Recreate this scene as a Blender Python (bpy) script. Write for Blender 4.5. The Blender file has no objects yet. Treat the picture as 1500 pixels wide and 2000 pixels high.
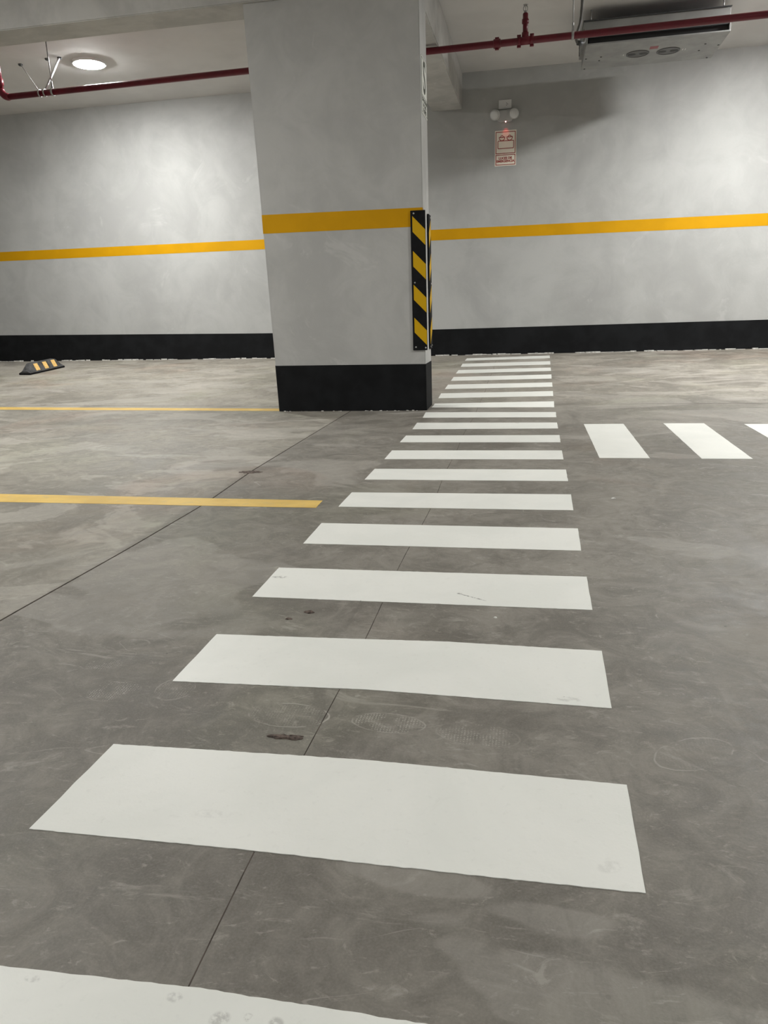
import bpy, bmesh, math, random
from mathutils import Vector, Matrix
random.seed(7)
C = bpy.context.scene.collection

# ------------------------------------------------------------------ camera
cam_d = bpy.data.cameras.new('camera'); cam = bpy.data.objects.new('camera', cam_d); C.objects.link(cam)
Rv = Vector((0.980475593934938, 0.19382124914472354, -0.03318031160055043))
Dv = Vector((0.02138340869900214, -0.27282654841826104, -0.9618255685469116))
Fv = Vector((-0.19547470304451686, 0.9423369874191276, -0.27164433108662633))
M = Matrix((Rv, -Dv, -Fv)).transposed().to_4x4(); M.translation = Vector((0, 0, 0.8))
cam.matrix_world = M
cam_d.sensor_fit = 'HORIZONTAL'; cam_d.sensor_width = 36; cam_d.lens = 1432.1/1500*36
cam_d.clip_start = 0.02; cam_d.clip_end = 100
bpy.context.scene.camera = cam

# ------------------------------------------------------------------ world, exposure
w = bpy.data.worlds.new('world'); bpy.context.scene.world = w; w.use_nodes = True
w.node_tree.nodes['Background'].inputs[0].default_value = (0.5, 0.52, 0.55, 1)
w.node_tree.nodes['Background'].inputs[1].default_value = 0.02
vs = bpy.context.scene.view_settings
bpy.context.scene.display_settings.display_device = 'sRGB'
vs.view_transform = 'Standard'; vs.look = 'None'; vs.gamma = 1; vs.use_curve_mapping = False
vs.exposure = 0.0
LAMP_STRENGTH = 600.0
LAMP_COLOR = (1.0, 0.998, 0.975)
# ceiling lamps: (x, y, relative output); the first is the one in view
LAMPS = [(-4.49, 7.68, .95), (2.5, 7.45, 1.32), (-4.2, 2.8, 1.1), (2.9, 3.6, .95), (-4.6, -2.6, .8), (2.8, -2.4, .8)]

# ------------------------------------------------------------------ geometry of the place
TH = math.tan(0.0122); W0 = 9.2644; P0 = 5.6659
YK = 5.9394; SL = 0.0512; ZC = 3.272
def wall_y(x): return W0 + TH*x
def pill_y(x): return P0 + TH*x
def floor_z(x, y):
    z = SL*max(0.0, y-YK)
    t = min(1, max(0, (y-3.2)/2.7)); t = t*t*(3-2*t)
    return z + 0.0095*max(0.0, -x-2.0)*t

# ------------------------------------------------------------------ material helpers
def new_mat(name):
    m = bpy.data.materials.new(name); m.use_nodes = True
    return m, m.node_tree, m.node_tree.nodes['Principled BSDF']
def srgb(r, g, b):
    f = lambda c: (c/255/12.92) if c/255 <= .04045 else ((c/255+.055)/1.055)**2.4
    return (f(r), f(g), f(b), 1)
def simple(name, col, rough=0.5, metal=0.0, spec=0.5, noise=0.0, nscale=20):
    m, t, b = new_mat(name)
    b.inputs['Roughness'].default_value = rough; b.inputs['Metallic'].default_value = metal
    b.inputs['Specular IOR Level'].default_value = spec
    if noise:
        k = K(t); v = k.noise(nscale, 4)
        c = k.mix(k.rng(v, .35, .65), [c*(1-noise) for c in col[:3]]+[1], [min(1, c*(1+noise)) for c in col[:3]]+[1])
        t.links.new(c, b.inputs['Base Color'])
    else: b.inputs['Base Color'].default_value = col
    return m
class K:
    def __init__(s, t):
        s.t = t; s.co = t.nodes.new('ShaderNodeTexCoord').outputs['Object']
    def _set(s, inp, v):
        if isinstance(v, (int, float)): inp.default_value = v
        elif isinstance(v, (list, tuple)): inp.default_value = v
        else: s.t.links.new(v, inp)
    def mapping(s, loc=(0,0,0), rot=(0,0,0), sc=(1,1,1), co=None):
        n = s.t.nodes.new('ShaderNodeMapping'); n.vector_type = 'POINT'
        s.t.links.new(co or s.co, n.inputs[0])
        n.inputs[1].default_value = loc; n.inputs[2].default_value = rot; n.inputs[3].default_value = sc
        return n.outputs[0]
    def noise(s, scale, detail=3, rough=.55, dist=0, co=None):
        n = s.t.nodes.new('ShaderNodeTexNoise'); s.t.links.new(co or s.co, n.inputs['Vector'])
        n.inputs['Scale'].default_value = scale; n.inputs['Detail'].default_value = detail
        n.inputs['Roughness'].default_value = rough; n.inputs['Distortion'].default_value = dist
        return n.outputs['Fac']
    def voro(s, scale, co=None, feat='F1', out='Distance', rnd=1):
        n = s.t.nodes.new('ShaderNodeTexVoronoi'); n.feature = feat; s.t.links.new(co or s.co, n.inputs['Vector'])
        n.inputs['Scale'].default_value = scale; n.inputs['Randomness'].default_value = rnd
        return n.outputs[out]
    def rng(s, v, a, b, c=0, d=1, smooth=True):
        n = s.t.nodes.new('ShaderNodeMapRange'); n.clamp = True
        n.interpolation_type = 'SMOOTHSTEP' if smooth else 'LINEAR'
        s._set(n.inputs[0], v)
        for i, q in enumerate((a, b, c, d)): n.inputs[i+1].default_value = q
        return n.outputs[0]
    def m(s, op, a, b=0.0, c=None):
        n = s.t.nodes.new('ShaderNodeMath'); n.operation = op; s._set(n.inputs[0], a); s._set(n.inputs[1], b)
        if c is not None: s._set(n.inputs[2], c)
        return n.outputs[0]
    def mix(s, f, a, b, mode='MIX'):
        n = s.t.nodes.new('ShaderNodeMix'); n.data_type = 'RGBA'; n.blend_type = mode
        s._set(n.inputs[0], f); s._set(n.inputs[6], a); s._set(n.inputs[7], b)
        return n.outputs[2]
    def xyz(s, co=None):
        n = s.t.nodes.new('ShaderNodeSeparateXYZ'); s.t.links.new(co or s.co, n.inputs[0]); return n.outputs
    def bump(s, h, strength, dist):
        n = s.t.nodes.new('ShaderNodeBump'); s.t.links.new(h, n.inputs['Height'])
        n.inputs['Strength'].default_value = strength; n.inputs['Distance'].default_value = dist
        return n.outputs[0]

def plaster(name, dark, light, scale=1.0, rough=.75):
    m, t, b = new_mat(name); k = K(t)
    big = k.noise(.9*scale, 5, .62, .6); mid = k.noise(3.2*scale, 5, .6, 1.1)
    trow = k.noise(2.2*scale, 4, .55, .4, k.mapping(rot=(0, .5, 0), sc=(1, 1, .4)))
    fine = k.noise(38, 3, .6)
    v = k.m('ADD', k.m('MULTIPLY', big, .45), k.m('ADD', k.m('MULTIPLY', mid, .3), k.m('MULTIPLY', trow, .25)))
    v = k.rng(v, .40, .60)
    c = k.mix(v, dark, light)
    c = k.mix(k.m('MULTIPLY', k.rng(fine, .55, .75), .12), c, [x*.85 for x in light[:3]]+[1])
    pale = k.rng(k.noise(1.7*scale, 4, .7, 1.5, k.mapping(loc=(3.1, 0, 1.7))), .62, .72)
    c = k.mix(k.m('MULTIPLY', pale, .35), c, [min(1, x*1.2) for x in light[:3]]+[1])
    t.links.new(c, b.inputs['Base Color'])
    b.inputs['Roughness'].default_value = rough; b.inputs['Specular IOR Level'].default_value = .3
    t.links.new(k.bump(k.m('ADD', k.m('MULTIPLY', mid, .7), k.m('MULTIPLY', fine, .3)), .25, .01), b.inputs['Normal'])
    return m

def floor_material():
    m, t, b = new_mat('polished_concrete'); k = K(t)
    X, Y, Z = k.xyz()
    big = k.noise(.55, 4, .6, .5); blot = k.noise(1.9, 6, .68, 1.3)
    sw = k.noise(7, 6, .7, 2.0); fine = k.noise(55, 4, .7); micro = k.noise(260, 2, .6)
    v = k.m('ADD', k.m('MULTIPLY', big, .35), k.m('ADD', k.m('MULTIPLY', blot, .35), k.m('MULTIPLY', sw, .3)))
    c = k.mix(k.rng(v, .41, .60), (0.128, 0.121, 0.108, 1), (0.250, 0.239, 0.218, 1))
    # left bay slab cast in a paler mix; rear ramp also coloured paler
    left = k.rng(k.m('ADD', X, k.m('MULTIPLY', k.m('SUBTRACT', blot, .5), .12)), -1.44, -1.40, 1, 0)
    c = k.mix(k.m('MULTIPLY', left, .75), c, k.mix(k.rng(v, .41, .60), (0.19, 0.182, 0.158, 1), (0.36, 0.345, 0.305, 1)))
    rear = k.rng(k.m('ADD', Y, k.m('MULTIPLY', k.m('SUBTRACT', big, .5), 1.2)), 5.6, 6.6)
    c = k.mix(k.m('MULTIPLY', rear, .55), c, k.mix(k.rng(v, .41, .60), (0.20, 0.187, 0.163, 1), (0.38, 0.360, 0.320, 1)))
    # pale cement bloom in smears
    smear = k.rng(k.noise(3.4, 7, .74, 2.6, k.mapping(rot=(0, 0, .5), sc=(1, 1.9, 1))), .56, .70)
    c = k.mix(k.m('MULTIPLY', smear, .6), c, (0.36, 0.35, 0.325, 1))
    smear2 = k.rng(k.noise(13, 6, .72, 1.8, k.mapping(loc=(5, 3, 0), rot=(0, 0, -.7), sc=(1, 1.7, 1))), .60, .72)
    c = k.mix(k.m('MULTIPLY', smear2, .5), c, (0.40, 0.39, 0.36, 1))
    # crisp broken mottling of the cement skin
    mt = k.noise(24, 8, .78, 1.4, k.mapping(rot=(0, 0, .3), sc=(1, 1.35, 1)))
    area = k.rng(k.noise(1.6, 4, .6, .7, k.mapping(loc=(-2, 5, 0))), .40, .60, .15, 1)
    c = k.mix(k.m('MULTIPLY', k.m('MULTIPLY', k.rng(mt, .54, .66), area), .50), c, (0.40, 0.39, 0.36, 1))
    c = k.mix(k.m('MULTIPLY', k.m('MULTIPLY', k.rng(mt, .34, .47, 1, 0), area), .45), c, (0.085, 0.08, 0.072, 1))
    st = k.rng(k.noise(9, 8, .75, 3.0, k.mapping(loc=(8, 8, 0), rot=(0, 0, -.35), sc=(1, 3.2, 1))), .58, .66)
    c = k.mix(k.m('MULTIPLY', st, .38), c, (0.42, 0.41, 0.385, 1))
    # wide pale trowel patches with harder edges
    pt = k.rng(k.noise(1.15, 3, .5, .9, k.mapping(loc=(9, 2, 0), sc=(.7, 1.3, 1))), .575, .60)
    c = k.mix(k.m('MULTIPLY', pt, .26), c, (0.42, 0.41, 0.39, 1))
    pt2 = k.rng(k.noise(1.5, 5, .6, 1.2, k.mapping(loc=(1, 14, 0), sc=(.8, 1.5, 1))), .53, .57)
    c = k.mix(k.m('MULTIPLY', pt2, k.m('MULTIPLY', k.m('MAXIMUM', left, rear), .30)), c, (0.50, 0.485, 0.455, 1))
    # reddish and greenish casts
    c = k.mix(k.m('MULTIPLY', k.rng(k.noise(.8, 3, .6, .8, k.mapping(loc=(2, 7, 0))), .55, .72), .45), c, (1.0, .80, .72, 1), 'MULTIPLY')
    c = k.mix(k.m('MULTIPLY', k.rng(k.noise(.9, 3, .6, .6, k.mapping(loc=(-4, 1, 0))), .52, .7), .45), c, (.95, 1.0, .88, 1), 'MULTIPLY')
    # dark damp smudges, fine pores
    dk = k.rng(k.noise(2.6, 5, .65, 1.2, k.mapping(loc=(-3, -8, 0), rot=(0, 0, .9), sc=(1, .45, 1))), .60, .74)
    c = k.mix(k.m('MULTIPLY', dk, .45), c, (0.07, 0.065, 0.058, 1))
    c = k.mix(k.rng(fine, .52, .80, 0, .22), c, (0.07, 0.065, 0.06, 1))
    c = k.mix(k.rng(micro, .35, .75, 0, .18), c, (0.33, 0.32, 0.30, 1))
    pores = k.rng(k.voro(13, rnd=1), .03, .055, 1, 0)
    pores = k.m('MULTIPLY', pores, k.rng(k.noise(2.3, 2), .5, .62))
    c = k.mix(k.m('MULTIPLY', pores, .75), c, (0.025, 0.02, 0.017, 1))
    chips = k.m('MULTIPLY', k.rng(k.voro(7, co=k.mapping(loc=(3.3, 1.2, 0)), rnd=1), .012, .025, 1, 0), k.rng(k.noise(3.3, 2), .55, .6))
    c = k.mix(k.m('MULTIPLY', chips, .8), c, (0.6, 0.59, 0.56, 1))
    # fine scuffs: thin light lines where a stretched distorted noise crosses its middle value
    for loc, rt, sc in (((1, 4, 0), .4, 2.1), ((6, 2, 0), -1.1, 2.6)):
        n = k.noise(sc, 2, .4, .6, k.mapping(loc=loc, rot=(0, 0, rt), sc=(1, 2.6, 1)))
        ln = k.rng(k.m('ABSOLUTE', k.m('SUBTRACT', n, .5)), .0015, .004, 1, 0)
        ln = k.m('MULTIPLY', ln, k.rng(k.noise(3.1, 3, .6, 0, k.mapping(loc=loc)), .56, .66))
        c = k.mix(k.m('MULTIPLY', ln, .35), c, (0.42, 0.41, 0.39, 1))
    # dusty shoe prints: rim line and tread dots inside an ellipse
    def foot(cx, cy, rx, ry, ang, rim, dots):
        n = k.t.nodes.new('ShaderNodeMapping'); n.vector_type = 'TEXTURE'; k.t.links.new(k.co, n.inputs[0])
        n.inputs[1].default_value = (cx, cy, 0); n.inputs[2].default_value = (0, 0, ang); n.inputs[3].default_value = (rx, ry, 1)
        px, py, pz = k.xyz(n.outputs[0])
        r = k.m('SQRT', k.m('ADD', k.m('MULTIPLY', px, px), k.m('MULTIPLY', py, py)))
        r = k.m('ADD', r, k.m('MULTIPLY', k.m('SUBTRACT', k.noise(30, 2), .5), .12))
        ring = k.rng(k.m('ABSOLUTE', k.m('SUBTRACT', r, .95)), .012, .035, 1, 0)
        ring = k.m('MULTIPLY', ring, k.rng(k.noise(14, 2, co=k.mapping(loc=(cx*9, cy, 0))), .42, .56))
        inside = k.rng(r, .86, .94, 1, 0)
        d = k.rng(k.voro(165, rnd=.25), .22, .38, 1, 0)
        d = k.m('MULTIPLY', k.m('MULTIPLY', d, inside), k.rng(k.noise(24, 3, .6, 0, k.mapping(loc=(cx*5, 0, 0))), .38, .6))
        return k.m('MAXIMUM', k.m('MULTIPLY', ring, rim), k.m('MULTIPLY', d, dots))
    for a in ((-.892, 1.302, .062, .047, .1, .15, .50), (-.985, 1.415, .045, .028, .1, .1, .40), (-.76, 1.33, .045, .05, .2, .35, .25),
              (-.475, 1.262, .088, .046, 0, .55, .28), (-.268, 1.262, .078, .036, -.05, .35, .65),
              (-.09, 1.245, .085, .040, -.1, .12, .42), (.30, 1.24, .085, .045, .55, .4, .1), (-1.02, 1.62, .07, .04, .3, .1, .3)):
        c = k.mix(foot(*a), c, (0.50, 0.49, 0.46, 1))
    c = k.mix(1, c, (1.0, .972, .925, 1), 'MULTIPLY')
    t.links.new(c, b.inputs['Base Color'])
    ro = k.rng(k.m('ADD', k.m('MULTIPLY', blot, .6), k.m('MULTIPLY', mt, .4)), .38, .62, .46, .68)
    t.links.new(ro, b.inputs['Roughness'])
    b.inputs['Specular IOR Level'].default_value = .4
    h = k.m('ADD', k.m('MULTIPLY', sw, .5), k.m('ADD', k.m('MULTIPLY', mt, .5), k.m('MULTIPLY', pores, -.6)))
    t.links.new(k.bump(h, .3, .004), b.inputs['Normal'])
    return m

def paint(name, col, worn, wear_lo=.62, wear_hi=.75, amount=.5, rough=.55, dirt=(.3, .29, .27, 1), marks=()):
    m, t, b = new_mat(name); k = K(t)
    v = k.noise(3, 5, .6, .5); f = k.noise(60, 4, .7)
    c = k.mix(k.rng(v, .35, .65), col, worn)
    c = k.mix(k.m('MULTIPLY', k.rng(k.noise(9, 6, .7, 1.6), wear_lo, wear_hi), amount), c, dirt)
    sp = k.m('MULTIPLY', k.rng(k.voro(11, rnd=1), .018, .035, 1, 0), k.rng(k.noise(2.1, 1), .5, .55))
    c = k.mix(k.m('MULTIPLY', sp, .55), c, (.12, .115, .1, 1))
    c = k.mix(k.rng(f, .55, .8, 0, .10), c, dirt)
    for cx, cy, rx, ry, ang, am in marks:      # scuffs with a place of their own
        n = t.nodes.new('ShaderNodeMapping'); n.vector_type = 'TEXTURE'; t.links.new(k.co, n.inputs[0])
        n.inputs[1].default_value = (cx, cy, 0); n.inputs[2].default_value = (0, 0, ang); n.inputs[3].default_value = (rx, ry, 1)
        px, py, pz_ = k.xyz(n.outputs[0])
        rr_ = k.m('SQRT', k.m('ADD', k.m('MULTIPLY', px, px), k.m('MULTIPLY', py, py)))
        mk = k.m('MULTIPLY', k.rng(rr_, .6, 1.05, 1, 0), k.rng(k.noise(70, 4, .7), .40, .60))
        c = k.mix(k.m('MULTIPLY', mk, am), c, (.22, .215, .20, 1))
    t.links.new(c, b.inputs['Base Color']); b.inputs['Roughness'].default_value = rough
    b.inputs['Specular IOR Level'].default_value = .35
    t.links.new(k.bump(f, .2, .002), b.inputs['Normal'])
    return m

MT = {}
MT['wall'] = plaster('wall_plaster', (0.36, 0.362, 0.352, 1), (0.435, 0.438, 0.427, 1), .8)
MT['pillar'] = plaster('pillar_plaster', (0.385, 0.383, 0.372, 1), (0.455, 0.453, 0.440, 1), 1.1)
MT['beam'] = plaster('beam_plaster', (0.40, 0.395, 0.38, 1), (0.50, 0.495, 0.475, 1), 1.6)
MT['ceiling'] = simple('ceiling_paint', (0.60, 0.59, 0.578, 1), .8, noise=.04, nscale=2)
MT['floor'] = floor_material()
MT['groove'] = simple('joint_dirt', (0.085, 0.070, 0.058, 1), .9, noise=.3, nscale=30)
MT['faint_groove'] = simple('faint_joint_dirt', (0.105, 0.088, 0.074, 1), .9, noise=.45, nscale=14)
MT['white_line'] = paint('white_road_paint', (0.775, 0.785, 0.74, 1), (0.82, 0.825, 0.78, 1), .62, .80, .16, .42, marks=(
    (-.155, 1.926, .052, .0035, -.50, .95), (-.19, 1.949, .012, .006, 0, .8), (-.755, 2.02, .03, .012, .1, .6), (-.344, .610, .014, .012, .4, .4),
    (-.312, .618, .007, .006, 0, .5), (-.276, .615, .010, .012, 1, .4), (-.41, .628, .012, .008, 0, .3), (-.60, .622, .012, .006, 0, .3), (.085, 1.40, .028, .012, 0, .25),
    (.125, .93, .022, .014, .4, .14), (-.508, .95, .03, .012, 0, .12), (-.10, 5.05, .02, .05, 0, .6)))
MT['yellow_line'] = paint('yellow_road_paint', (0.60, 0.40, 0.10, 1), (0.72, 0.50, 0.14, 1), .52, .72, .55, dirt=(.48, .38, .20, 1))
MT['yellow_band'] = simple('yellow_wall_paint', (0.56, 0.285, 0.003, 1), .65, spec=.12, noise=.05, nscale=3)
MT['black_band'] = simple('black_wall_paint', (0.0075, 0.008, 0.009, 1), .75, spec=.15, noise=.25, nscale=6)
MT['rubber'] = simple('black_rubber', (0.006, 0.006, 0.007, 1), .7, spec=.15, noise=.2, nscale=30)
MT['old_rubber'] = simple('dusty_rubber', (0.055, 0.055, 0.055, 1), .8, noise=.5, nscale=14)
MT['guard_yellow'] = simple('reflective_yellow', (0.56, 0.33, 0.003, 1), .5, spec=.2)
MT['stop_yellow'] = simple('faded_reflective_yellow', (0.78, 0.50, 0.17, 1), .5, noise=.15, nscale=40)
MT['screw'] = simple('zinc_screw', (0.45, 0.45, 0.45, 1), .35, .9)
MT['red'] = simple('red_pipe_enamel', (0.125, 0.002, 0.012, 1), .35, noise=.1, nscale=9)
MT['galv'] = simple('galvanised_steel', (0.42, 0.42, 0.42, 1), .45, .6, noise=.1, nscale=20)
MT['sheet'] = simple('galvanised_sheet', (0.30, 0.305, 0.30, 1), .55, .25, noise=.1, nscale=5)
MT['dark'] = simple('dark_opening', (0.006, 0.006, 0.007, 1), .6)
MT['louver'] = simple('dark_grey_metal', (0.07, 0.075, 0.078, 1), .45, .3)
MT['fan'] = simple('fan_guard_grey', (0.10, 0.10, 0.10, 1), .5, .2)
MT['fan_dark'] = simple('fan_hole_dark', (0.03, 0.03, 0.03, 1), .6)
MT['label_red'] = simple('faded_red_label', (0.30, 0.09, 0.10, 1), .6)
MT['white_plastic'] = simple('white_plastic', (0.68, 0.68, 0.67, 1), .35)
MT['housing'] = simple('housing_plastic', (0.46, 0.46, 0.455, 1), .4)
MT['lens'] = simple('lamp_head_lens', (0.62, 0.62, 0.61, 1), .15, spec=.6)
MT['paper'] = simple('sign_cream', (0.86, 0.80, 0.69, 1), .5)
MT['sign_red'] = simple('sign_red_print', (0.30, 0.03, 0.025, 1), .5)
MT['sign_white'] = simple('sign_white', (0.62, 0.63, 0.58, 1), .5)
MT['sign_ink'] = simple('sign_dark_print', (0.03, 0.035, 0.02, 1), .5)
MT['black_cable'] = simple('black_conduit', (0.03, 0.03, 0.03, 1), .5)
MT['grey_cable'] = simple('grey_conduit', (0.13, 0.13, 0.125, 1), .5)
MT['mud'] = simple('dried_mud', (0.10, 0.075, 0.062, 1), .9, noise=.5, nscale=120)
MT['rim'] = simple('lamp_rim_white', (0.8, 0.8, 0.8, 1), .4)
MT['mortar'] = simple('mortar_dribble', (0.60, 0.59, 0.56, 1), .9, noise=.15, nscale=30)
def emis(name, col, s):
    m, t, b = new_mat(name); b.inputs['Base Color'].default_value = (.8, .8, .8, 1)
    b.inputs['Emission Color'].default_value = (*col, 1); b.inputs['Emission Strength'].default_value = s
    return m
MT['led'] = emis('led_glow', (1, .45, .4), 9)

# ------------------------------------------------------------------ mesh helpers
def mesh_obj(name, bm, mat, parent=None, smooth=False):
    me = bpy.data.meshes.new(name)
    bmesh.ops.recalc_face_normals(bm, faces=bm.faces[:])
    bm.to_mesh(me); bm.free()
    for mm in (mat if isinstance(mat, list) else [mat]): me.materials.append(MT[mm])
    if smooth:
        for p in me.polygons: p.use_smooth = True
    o = bpy.data.objects.new(name, me); C.objects.link(o)
    if parent: o.parent = parent
    return o
def empty(name, loc, label, cat, group=None, rz=0):
    o = bpy.data.objects.new(name, None); C.objects.link(o); o.location = loc; o.rotation_euler = (0, 0, rz)
    o.empty_display_size = .1
    return tag(o, label, cat, group)
def tag(o, label, cat, group=None):
    o['label'] = label; o['category'] = cat
    if group: o['group'] = group
    return o
def struct(o): o['kind'] = 'structure'; return o
def prism(bm, pts, v):
    """closed solid: polygon pts extruded by vector v"""
    a = [bm.verts.new(p) for p in pts]; b = [bm.verts.new(Vector(p)+Vector(v)) for p in pts]
    n = len(pts); bm.faces.new(a); bm.faces.new(b[::-1])
    for i in range(n): bm.faces.new((a[i], b[i], b[(i+1) % n], a[(i+1) % n]))
    return bm
def box(bm, x0, x1, y0, y1, z0, z1, bev=0):
    vs = [bm.verts.new((x, y, z)) for x in (x0, x1) for y in (y0, y1) for z in (z0, z1)]
    fs = [bm.faces.new([vs[i] for i in f]) for f in ((0,1,3,2),(4,6,7,5),(0,4,5,1),(2,3,7,6),(0,2,6,4),(1,5,7,3))]
    if bev:
        es = list({e for f in fs for e in f.edges})
        bmesh.ops.bevel(bm, geom=es, offset=bev, segments=2, affect='EDGES', profile=.6)
    return bm
def nb(): return bmesh.new()
def tube(bm, pts, r, seg=12, cap=True):
    pts = [Vector(p) for p in pts]; n = len(pts); rs = r if isinstance(r, (list, tuple)) else [r]*n
    rings = []; up = None
    for i, p in enumerate(pts):
        d = (pts[min(i+1, n-1)]-pts[max(i-1, 0)]).normalized()
        if up is None:
            up = d.orthogonal().normalized()
        up = (up - d*up.dot(d)).normalized(); s = d.cross(up)
        rings.append([bm.verts.new(p+rs[i]*(math.cos(2*math.pi*j/seg)*up+math.sin(2*math.pi*j/seg)*s)) for j in range(seg)])
    for a, b in zip(rings, rings[1:]):
        for j in range(seg): bm.faces.new((a[j], a[(j+1) % seg], b[(j+1) % seg], b[j]))
    if cap: bm.faces.new(rings[0][::-1]); bm.faces.new(rings[-1])
    return bm
def torus(bm, c, R, r, axis, seg=24, ss=8, sx=1.0):
    ax = Vector(axis).normalized(); u = ax.orthogonal().normalized(); v = ax.cross(u); c = Vector(c); rings = []
    for i in range(seg):
        a = 2*math.pi*i/seg; d = math.cos(a)*u+math.sin(a)*v
        rings.append([bm.verts.new(c+d*(R+r*math.cos(2*math.pi*j/ss))+ax*r*math.sin(2*math.pi*j/ss)*sx) for j in range(ss)])
    for i in range(seg):
        a, b = rings[i], rings[(i+1) % seg]
        for j in range(ss): bm.faces.new((a[j], b[j], b[(j+1) % ss], a[(j+1) % ss]))
    return bm
def lathe(bm, c, prof, axis=(0, 0, 1), seg=32):
    """prof: list of (radius, height along axis)"""
    ax = Vector(axis).normalized(); u = ax.orthogonal().normalized(); v = ax.cross(u); c = Vector(c); rings = []
    for r, h in prof:
        if r < 1e-6: rings.append([bm.verts.new(c+ax*h)])
        else: rings.append([bm.verts.new(c+ax*h+r*(math.cos(2*math.pi*j/seg)*u+math.sin(2*math.pi*j/seg)*v)) for j in range(seg)])
    for a, b in zip(rings, rings[1:]):
        for j in range(seg):
            k = (j+1) % seg
            if len(a) == 1 and len(b) == 1: continue
            if len(a) == 1: bm.faces.new((a[0], b[k], b[j]))
            elif len(b) == 1: bm.faces.new((a[j], a[k], b[0]))
            else: bm.faces.new((a[j], a[k], b[k], b[j]))
    if len(rings[0]) > 1: bm.faces.new(rings[0][::-1])
    if len(rings[-1]) > 1: bm.faces.new(rings[-1])
    return bm
def strip2d(bm, pts, wdt, to3, closed=False, th=.0005):
    """flat line of width wdt through 2-D points, each segment a thin plate; to3(u,v,h) -> 3-D"""
    n = len(pts); L = []
    idx = range(n) if closed else range(n-1)
    for i in range(n):
        p = Vector(pts[i])
        if closed: a, b = Vector(pts[i-1]), Vector(pts[(i+1) % n])
        else: a, b = Vector(pts[max(i-1, 0)]), Vector(pts[min(i+1, n-1)])
        d1 = (p-a).normalized() if (p-a).length > 1e-9 else (b-p).normalized()
        d2 = (b-p).normalized() if (b-p).length > 1e-9 else d1
        t = (d1+d2).normalized(); nn = Vector((-t.y, t.x)); s = 1/max(.5, nn.dot(Vector((-d1.y, d1.x))))
        L.append((p+nn*wdt/2*s, p-nn*wdt/2*s))
    for i in idx:
        (a, b), (c, d) = L[i], L[(i+1) % n]
        prism(bm, [to3(a.x, a.y, 0), to3(b.x, b.y, 0), to3(d.x, d.y, 0), to3(c.x, c.y, 0)], Vector(to3(0, 0, th))-Vector(to3(0, 0, 0)))
    return bm
def text_obj(name, body, size, mat, mw, parent, extrude=.0004, offset=0.0, sx=1.0, shear=0):
    cu = bpy.data.curves.new(name, 'FONT'); cu.body = body; cu.size = size; cu.extrude = extrude; cu.offset = offset
    cu.align_x = 'CENTER'; cu.align_y = 'CENTER'; cu.shear = shear; cu.resolution_u = 3
    tmp = bpy.data.objects.new(name, cu); C.objects.link(tmp)
    dg = bpy.context.evaluated_depsgraph_get(); dg.update()
    me = bpy.data.meshes.new_from_object(tmp.evaluated_get(dg))
    bpy.data.objects.remove(tmp); me.materials.clear(); me.materials.append(MT[mat]); me.name = name
    me.transform(mw @ Matrix.Diagonal((sx, 1, 1, 1)))
    o = bpy.data.objects.new(name, me); C.objects.link(o); o.parent = parent
    return o

# ================================================================== SETTING
# floor with two saw joints running away from the camera and one across at the foot of the ramp
def jA(y):
    pts = [(-6, -1.40), (1.6, -1.424), (2.2, -1.394), (2.83, -1.378), (3.48, -1.41), (4.96, -1.411), (10, -1.41)]
    for (a, xa), (b, xb) in zip(pts, pts[1:]):
        if y <= b: return xa+(xb-xa)*(y-a)/(b-a)
    return -1.41
def jB(y): return -.400 - (.018*(y-3)/1.2 if 3 < y < 4.2 else (.018 if y >= 4.2 else 0)) + .004*math.sin(y*5)
cols = []
x = -9.6
while x < 7.7:
    if min(abs(x+1.4), abs(x+.40)) > .09: cols.append((x, None, 0))
    x += .24
for j, wd, dp in ((jA, .0035, .005), (jB, .0011, .0015)):
    for s, d in ((-1, 0), (0, -dp), (1, 0)): cols.append(((-1.4 if j is jA else -.4)+s*wd, (j, s*wd), d))
cols.sort(key=lambda c: c[0])
rows = []
y = -6.0
while y < 9.6:
    if abs(y-YK) > .06: rows.append((y, 0))
    y += .12
rows += [(YK-.004, 0), (YK, -.005), (YK+.004, 0)]; rows.sort()
bm = nb(); grid = []
for (yy, dy) in rows:
    r = []
    for (xx, jf, dx) in cols:
        px = xx if jf is None else jf[0](yy)+jf[1]
        wob = .006*math.sin(px*1.7)+.003*math.sin(px*6.1) if abs(yy-YK) < .01 else 0
        r.append(bm.verts.new((px, yy+wob, floor_z(px, yy)+min(dx, dy))))
    grid.append(r)
for i in range(len(rows)-1):
    for j in range(len(cols)-1):
        f = bm.faces.new((grid[i][j], grid[i][j+1], grid[i+1][j+1], grid[i+1][j]))
        if (cols[j][2] < 0 or cols[j+1][2] < 0) or (rows[i][1] < 0 or rows[i+1][1] < 0): f.material_index = 2 if (cols[j][1] or cols[j+1][1]) is jB or (cols[j][1] and cols[j][1][0] is jB) else 1
fl = mesh_obj('floor', bm, ['floor', 'groove', 'faint_groove']); struct(fl)
if fl.data.polygons[0].normal.z < 0: fl.data.flip_normals()

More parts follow.
